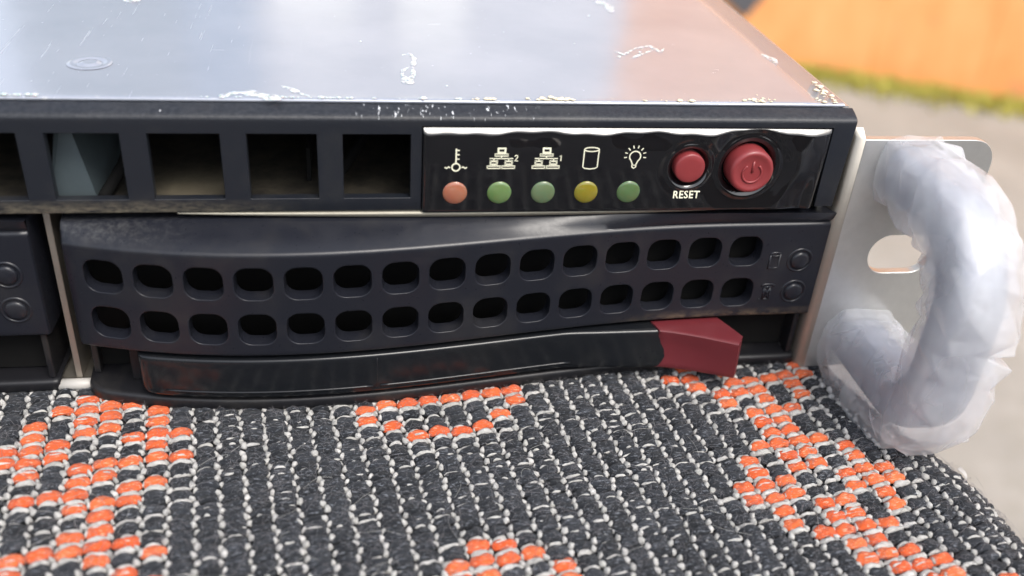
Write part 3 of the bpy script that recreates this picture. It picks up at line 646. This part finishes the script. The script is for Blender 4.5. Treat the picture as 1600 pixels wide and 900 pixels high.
# ------------------------------------------------------------------ hot swap drive trays
bxs = [-106, -103.8, -99.5, -95.7, -88, -80, -70.5, -56.5, -39.6, -28, -18.7, -8, 2]; bys = [-.9, -1.9, -3.0, -3.95, -5.1, -5.75, -5.65, -4.15, -1.5, -.25, .4, .75, .8]
pf = np.polyfit(bxs, bys, 6)
def bow(x): return float(np.polyval(pf, x))
def tray(dx):
    tx = lambda P: [[(a+dx, b_, c_) for a, b_, c_ in r_] for r_ in P]
    class T(MB):
        def add(s, vs, fs): return MB.add(s, [(p_[0]+dx, p_[1], p_[2]) for p_ in vs], fs)
    # --- grille shell
    t = T(); NC = 15; c0 = -99.45; pt = 6.27
    rowz = [(24.95, 17.95), (17.95, 10.95)]
    nside = 7
    def cell(cx, z1, z0):
        x0, x1 = cx-pt/2, cx+pt/2; cz = (z0+z1)/2+.0
        hole = rrect(cx, cz-.0, 5.05, 4.95, 1.75, nside-1); n_ = len(hole)
        # outer boundary points matched by corner
        out = []
        for k, (sx, sz) in enumerate([(1, 1), (-1, 1), (-1, -1), (1, -1)]):
            X1 = x1 if sx > 0 else x0; Z1 = z1 if sz > 0 else z0
            for i in range(nside):
                f = i/(nside-1); half = (nside-1)/2
                # first half runs along one side, second along the other, through the corner
                if k in (0, 2):
                    a_ = (X1, cz+(Z1-cz)*min(1, i/half*.45+.55)) if i <= half else (cx+(X1-cx)*(1-.45*(i-half)/half), Z1)
                else:
                    a_ = (cx+(X1-cx)*min(1, i/half*.45+.55), Z1) if i <= half else (X1, cz+(Z1-cz)*(1-.45*(i-half)/half))
                out.append(a_)
        def loop(pl, dp): return [(a_, bow(a_)+dp, b_) for a_, b_ in pl]
        def sc_(pl, k_): return [(cx+(a_-cx)*k_, cz+(b_-cz)*k_) for a_, b_ in pl]
        t.grid([loop(out, 0), loop(sc_(hole, 1.06), .0), loop(sc_(hole, 1.0), .0), loop(sc_(hole, .982), .03), loop(sc_(hole, .970), .14), loop(sc_(hole, .968), .3), loop(sc_(hole, .95), 1.15), loop(sc_(hole, .94), 1.25), loop(sc_(hole, .94), 2.2)], closev=True)
    for z1, z0 in rowz:
        for k in range(NC): cell(c0+pt*k, z1, z0)
    XLn, XR = -104.3, .75
    xs_cell = []
    for k in range(NC):
        cx = c0+pt*k
        for f in (-1, -.55, .55): xs_cell.append(cx+f*pt/2)
    xs_cell.append(c0+pt*(NC-.5))
    lx = [XLn-.25, XLn, XLn+.35]; rx = [xs_cell[-1]+(XR-.15-xs_cell[-1])*i/8 for i in range(1, 9)]+[XR]
    def yb(x):
        if x <= XLn-.2: return bow(x)+3.5
        if x <= XLn+.01: return bow(x)+.5
        if x >= XR-.01: return bow(x)+.2
        return bow(x)
    # upper band with ridge
    P = []
    for x in lx+xs_cell+rx:
        y = yb(x); yt = .35 if x > XLn-.2 else 3.5
        lift = .25*math.sin(PI*min(max((x+104)/104, 0), 1))
        P.append([(x, yt+2.5, 27.55+lift), (x, yt, 27.75+lift), (x, yt*.97+y*.03-.0, 27.72+lift), (x, y*.55+yt*.45, 26.8), (x, y+.42, 25.95), (x, y+.14, 25.78), (x, y+.03, 25.55), (x, y, 25.3), (x, y, 24.95)])
    t.grid(P)
    # side margins
    for xl in ([lx+[xs_cell[0]], [xs_cell[-1]]+rx]):
        P = []
        for x in xl:
            y = yb(x); P.append([(x, y, z) for z in (24.95, 21.45+1.575, 21.45-1.575, 17.95, 14.45+1.575, 14.45-1.575, 10.95)])
        t.grid(P)
    # lower margin and return
    P = []
    for x in lx+xs_cell+rx:
        y = yb(x); P.append([(x, y, 10.95), (x, y, 10.45), (x, y+.08, 10.25), (x, y+.3, 10.15), (x, y+4.0, 10.1)])
    t.grid(P)
    # right side face
    y = bow(XR)
    t.grid([[(XR, y+.2, z) for z in (27.8, 25.3, 10.3)], [(XR+.15, y+.8, z) for z in (27.8, 25.3, 10.3)], [(XR+.2, 9, z) for z in (27.8, 25.3, 10.3)]])
    sh = make('drive_tray', t, M_TRAY, srv, auto=50)
    # blank body behind
    t = T(); t.box(-103.6, -.4, 4.2, 58, 2.6, 27.2); make('tray_body', t, M_DARK, sh, smooth=False)
    # --- base lip
    t = T(); P = []; xx_ = [-105.0, -104.7, -104.0, -103]+[-102+101.6*i/50 for i in range(51)]+[.1, .45, .55]
    for i, x in enumerate(xx_):
        e_ = {0: 5.5, 1: 1.7, 2: .75, 3: .25}.get(i, 0) + (0 if x < 0 else {.1: .05, .45: .3, .55: 1.2}[x])
        y = bow(max(x, -104))*(.94) + e_ + .25
        P.append([(x, 14, 2.25), (x, y+1.0, 2.3), (x, y+.3, 2.22), (x, y+.05, 1.95), (x, y, 1.6), (x, y, .8), (x, y+.2, .42), (x, y+.8, .3), (x, 14, .3)])
    t.grid(P); make('tray_base', t, M_ROUGHBLK, sh, auto=60)
    for bx_ in ((-.9, -.05, 1.6, 12, 2.35, 10.0), (-104.4, -103.5, 2.5, 12, 2.35, 10.0), (-98.9, -97.4, .6, 8, 2.35, 10.0)):
        t = T(); t.box(*bx_); make('tray_web', t, M_ROUGHBLK, sh, smooth=False, bevel=.2)
    # --- latch lever
    def ly(x, z):
        b_ = bow(x)*.97-.25
        f = sm(-44, -33, x); fl = -1.55-.0*(x+30) - .55*sm(9.5, 3.5, z)*sm(-38, -24, x)
        return b_*(1-f)+min(b_, fl)*f
    t = T(); P = []
    xs_ = [-97.0, -96.9, -96.6, -96.0, -95.2]+[-94+70.0*i/90 for i in range(91)]
    def arc(z): return -23.2-1.4*((z-6.2)/3.2)**2+1.2
    for i, x in enumerate(xs_):
        cl_ = {0: 2.2, 1: .9, 2: .35, 3: .08}.get(i, 0); zb = 3.1+{0: 1.9, 1: 1.3, 2: .7, 3: .25, 4: .05}.get(i, 0)
        zt = 9.45; row = []
        for z, dp in [(zt, 3.0), (zt+.02, .55), (zt-.05, .22), (zt-.25, .05), (zt-.6, 0), (8, 0), (6.5, 0), (5.2, 0), (4.3, 0), (zb+.5, 0), (zb+.2, .06), (zb, .3), (zb, 3.0)]:
            z = max(z, zb); X_ = x
            if x > -30: X_ = x+(arc(z)+24.0)*sm(-30, -24, x)
            row.append((X_, ly(X_, z)+dp+cl_, z))
        P.append(row)
    t.grid(P); lv = make('latch_lever', t, M_LEVER, sh, auto=60)
    # raised beads on the lever
    for xa, xb in ((-93.5, -65.6), (-64.6, -36.5)):
        t = T(); t.tube([(x, ly(x, 4.15)-.02, 4.15-.0*(x+93)) for x in [xa+(xb-xa)*i/24 for i in range(25)]], .19, 8); make('lever_bead', t, M_LEVER, sh)
    t = T(); t.tube([(-65.0, ly(-65, z)+.02, z) for z in (4.0, 5, 6, 7, 8, 8.9)], .06, 6); make('lever_groove', t, M_ROUGHBLK, sh)
    # red tip: closed solid, front face flares towards the camera
    t = T(); P = []
    n_ = 14
    for i in range(n_+1):
        u = i/n_; row = []
        for k, z in enumerate([9.62, 9.5, 9.2, 8, 6.5, 5, 4, 3.3, 3.05]):
            xa_ = arc(z)+.0; xb_ = -12.75+.5*(9.5-z)/6.0
            x = xa_+(xb_-xa_)*u
            yf = -1.9-4.15*(u**1.25) - (0 if k else -.25)+(.25 if k == 8 else (.05 if k in (1, 7) else 0)) + .55*(9.5-z)/6.0*(u-.3)
            row.append((x, yf, z))
        P.append(row)
    def back(u, z):
        x = -24.3+(u)*10.6; y = .7+.55*u
        if u > .93: pass
        return (x, y, z)
    # top, bottom and back
    top_ = [[P[i][0]] + [(P[i][0][0]+(back(i/n_, 0)[0]-P[i][0][0])*f + (2.0*(1-f)*sm(0, .22, f)*(i/n_)**6), P[i][0][1]+(back(i/n_, 0)[1]-P[i][0][1])*f, 9.66+.06*math.sin(PI*f)) for f in (.08, .25, .5, .75, 1)] for i in range(n_+1)]
    bot_ = [[P[i][-1]] + [(P[i][-1][0]+(back(i/n_, 0)[0]-P[i][-1][0])*f+ (2.0*(1-f)*sm(0, .22, f)*(i/n_)**6), P[i][-1][1]+(back(i/n_, 0)[1]-P[i][-1][1])*f, 3.0) for f in (.08, .25, .5, .75, 1)] for i in range(n_+1)]
    t.grid(P); t.grid(top_); t.grid(bot_)
    t.grid([[r_[-1] for r_ in top_], [r_[-1] for r_ in bot_]])
    fr = P[n_]; tp = top_[n_]; bt = bot_[n_]
    # right end: loft from top polyline to bottom polyline
    side = []
    m2 = len(fr)
    for k in range(m2):
        f = k/(m2-1); a_ = fr[k]
        row = [a_]
        for q in range(1, 6):
            tt_ = Vector(tp[q]).lerp(Vector(bt[q]), (tp[q][2]-a_[2])/(tp[q][2]-bt[q][2]) if 0 < k < m2-1 else (0 if k == 0 else 1)); row.append(tuple(tt_))
        side.append(row)
    t.grid(side)
    fr = P[0]; tp = top_[0]; bt = bot_[0]; side = []
    for k in range(m2):
        a_ = fr[k]; row = [a_]
        for q in range(1, 6):
            tt_ = Vector(tp[q]).lerp(Vector(bt[q]), (tp[q][2]-a_[2])/(tp[q][2]-bt[q][2]) if 0 < k < m2-1 else (0 if k == 0 else 1)); row.append(tuple(tt_))
        side.append(row)
    t.grid(side)
    make('latch_tip', t, M_REDTIP, sh, auto=45)
    # indicator domes with rims
    for (x, z) in ((-2.95, 19.75), (-2.75, 14.35)):
        y = bow(x)
        t = T(); t.lathe((x, y, z), [(2.05, -.05), (1.98, .10), (1.82, .16), (1.66, .10), (1.55, -.35), (1.42, -.35), (1.40, .1), (1.3, .3), (1.0, .42), (.5, .5), (.01, .52)], 36); make('indicator_dome', t, M_TRAY, sh)
    # embossed signs
    t = T(); c_, z_ = -6.9, 19.75; yy = bow(c_)-.02
    t.tube([(c_-.75, yy, z_+1.0), (c_-.75, yy, z_-1.2), (c_+.55, yy, z_-1.2), (c_+.75, yy, z_-1.0), (c_+.75, yy, z_+1.15)], .17, 6)
    t.tube([(c_+.78*math.cos(a_), yy, z_+1.1+.3*math.sin(a_)) for a_ in [2*PI*i/16 for i in range(16)]], .15, 6, closed=True); make('disk_sign', t, M_TRAY, sh)
    t = T(); c_, z_ = -6.95, 14.25; yy = bow(c_)-.02
    for q in ([(-.6, 1.0), (.6, 1.0)], [(-.55, 1.0), (.5, -1.1)], [(.55, 1.0), (-.5, -1.1)], [(-.6, -1.1), (.6, -1.1)], [(-.5, .9), (-.5, -1)], [(.5, .9), (.5, -1)], [(-1.1, 1.2), (-.7, 1.45), (0, 1.5), (.7, 1.45), (1.15, 1.15)], [(-1.1, -1.15), (-.9, -1.1)]):
        t.tube([(c_+a_, yy, z_+b_) for a_, b_ in q], .15, 6)
    make('failure_sign', t, M_TRAY, sh)
for k in range(4):
    tray(-109.35*k)
for k in range(3):
    mb = MB(); mb.box(-107.0-109.35*k, -106.15-109.35*k, 2.6, 58, 1.5, 28.1); make('bay_divider', mb, M_STEEL, srv, smooth=False, bevel=.1)
    mb = MB(); mb.tube([(-109.3-109.35*k, 1.9, .95), (-103.5-109.35*k, 1.9, .95)], .85, 12); make('floor_tab', mb, M_TAB, srv)

# ------------------------------------------------------------------ mounting ear
mb = MB()
outl = [(1.9, .6)]+[(18.6+3.6*math.sin(a_), 4.2-3.6*math.cos(a_)) for a_ in [R(15*i) for i in range(7)]]+[(18.6+3.6*math.cos(a_), 35.6+3.6*math.sin(a_)) for a_ in [R(15*i) for i in range(7)]]+[(1.9, 39.2)]
def slot(cx, cz, w_, h_): return rrect(cx, cz, w_, h_, h_/2-.05, 8)
bm = bmesh.new()
def addloop(pl, y):
    vs_ = [bm.verts.new((a_, y, b_)) for a_, b_ in pl]; return [bm.edges.new((vs_[i], vs_[(i+1) % len(vs_)])) for i in range(len(vs_))]
ed = addloop(outl, 0)
for s_ in (slot(12.6, 20.9, 10.4, 6.4),): ed += addloop(s_, 0)
bmesh.ops.triangle_fill(bm, use_beauty=True, use_dissolve=False, edges=ed)
mb.add([v_.co[:] for v_ in bm.verts], [tuple(v_.index for v_ in f_.verts) for f_ in (bm.verts.index_update() or bm.faces)]); bm.free()
make('mounting_ear', mb, M_EAR, srv, smooth=False, solid=1.4, bevel=.3, seg=3)
ear = bpy.data.objects['mounting_ear']
mb = MB(); P = []
for z in (.6, 20, 39.2, 40.4):
    t0 = 0 if z < 40 else 1
    P.append([(1.9, -.0+t0*1.5, z), (1.3, .1+t0*1.4, z), (.75, .5+t0, z), (.45, 1.2, z), (.35, 2.4, z), (.35, 60, z+t0*1.6)])
mb.grid(P); make('ear_bend', mb, M_STEEL, ear, solid=-.0)

# ------------------------------------------------------------------ handle wrapped in film
HX = 9.7
def hpath(n_=60):
    pts = []; ra, rb_ = 11.5, 7.5; Z0, Z1, Y = 5.9, 34.6, -21.0
    pts += [Vector((HX, y, Z1)) for y in np.linspace(-.2, Y+ra, 8)]
    pts += [Vector((HX, Y+ra-ra*math.sin(a_), Z1-ra+ra*math.cos(a_))) for a_ in np.linspace(.15, PI/2, 12)]
    pts += [Vector((HX, Y, z)) for z in np.linspace(Z1-ra-1, Z0+rb_+1, 8)]
    pts += [Vector((HX, Y+rb_-rb_*math.cos(a_), Z0+rb_-rb_*math.sin(a_))) for a_ in np.linspace(0, PI/2-.15, 10)]
    pts += [Vector((HX, y, Z0)) for y in np.linspace(Y+rb_, -.2, 8)]
    return pts
hp_ = hpath()
mb = MB(); 
P = []
for i, q in enumerate(hp_):
    t_ = (hp_[min(i+1, len(hp_)-1)]-hp_[max(i-1, 0)]).normalized(); X_ = Vector((1, 0, 0)); o_ = t_.cross(X_).normalized()
    P.append([q+(X_*math.cos(a_)+o_*math.sin(a_))*3.6*(abs(math.cos(a_))**4+abs(math.sin(a_))**4)**-.25 for a_ in [2*PI*k/28 for k in range(28)]])
mb.grid(P, closev=True); hd = make('pull_handle', mb, M_BAR, srv)
def resample(pts, n_):
    L = [0.]
    for a_, b_ in zip(pts, pts[1:]): L.append(L[-1]+(b_-a_).length)
    out = []
    for i in range(n_):
        s_ = L[-1]*i/(n_-1); k = max(j for j in range(len(L)) if L[j] <= s_+1e-9); k = min(k, len(pts)-2)
        out.append(pts[k].lerp(pts[k+1], (s_-L[k])/max(L[k+1]-L[k], 1e-9)))
    return out
def film(rbase, seed, amp, nl, nv):
    """loose crumpled sleeve: flat facets meeting in sharp folds"""
    r2 = random.Random(seed); N_ = 400; c_ = resample(hp_, N_); Xv = Vector((1, 0, 0)); V = []
    for i in range(nl):
        tw = r2.uniform(-.12, .12)
        for k in range(nv):
            u = (i+(r2.uniform(-.33, .33) if 0 < i < nl-1 else 0))/(nl-1); j = min(max(int(u*(N_-1)), 0), N_-1)
            q = c_[j]; t_ = (c_[min(j+4, N_-1)]-c_[max(j-4, 0)]).normalized(); o_ = t_.cross(Xv).normalized()
            if (q-Vector((HX, -8, 21))).dot(o_) < 0: o_ = -o_
            a_ = 2*PI*(k+.5*(i % 2)*(0 if i in (0, nl-1) else 1)+r2.uniform(-.25, .25))/nv+tw
            ca_, sa_ = abs(math.cos(a_)), abs(math.sin(a_)); sq = (ca_**6+sa_**6)**(-1/6); endf = sm(0, .10, u)*sm(1, .88, u)
            r_ = rbase*sq*(.97)+amp*r2.uniform(-1, 1)*(.45+.55*endf)
            if math.sin(a_) > 0: r_ += (.2+2.4*sm(.55, .75, u)*sm(1.0, .9, u))*math.sin(a_)
            if math.cos(a_) > .2: r_ += .7*math.cos(a_)*sm(.25, .5, u)
            if math.cos(a_) < -.2: r_ -= 1.2*math.cos(a_)*sm(.8, .95, u)
            r_ = max(r_, 3.75*sq)
            V.append(q+(Xv*math.cos(a_)+o_*math.sin(a_))*r_)
    F = []
    for i in range(nl-1):
        for k in range(nv):
            a0, b0_, c0_, d0 = i*nv+k, i*nv+(k+1) % nv, (i+1)*nv+(k+1) % nv, (i+1)*nv+k
            F += [(a0, b0_, c0_), (a0, c0_, d0)] if (i+k) % 2 else [(a0, b0_, d0), (b0_, c0_, d0)]
    return MB().add(V, F)
def sleeve(*a_):
    o = make('wrapping_film', film(*a_), M_FILM, hd, smooth=True)
    m = o.modifiers.new('sub', 'SUBSURF'); m.levels = m.render_levels = 3
    me = o.data; at = me.attributes.new('crease_edge', 'FLOAT', 'EDGE'); at.data.foreach_set('value', [random.Random(i*7+3).choice((.25, .5, .75, .9)) for i in range(len(me.edges))])
sleeve(5.3, 17, .50, 28, 13)
sleeve(4.35, 92, .40, 36, 12)
# torn tail of film at the lower corner
mb = MB(); P = []
b0 = Vector((15.0, -24.0, 1.2))
for i in range(16):
    u = i/15; w_ = .32*(1-u)+.05
    q = b0+Vector((1.2*u+.5*math.sin(u*7), -1.5*u-.6*math.sin(u*4), -1.0-3.0*u)); sd = Vector((.6, .5*math.sin(u*9), .5))
    P.append([q-sd*w_, q+Vector((0, .25*math.sin(u*15), 0)), q+sd*w_])
mb.grid(P); make('film_tail', mb, M_FILM, hd)
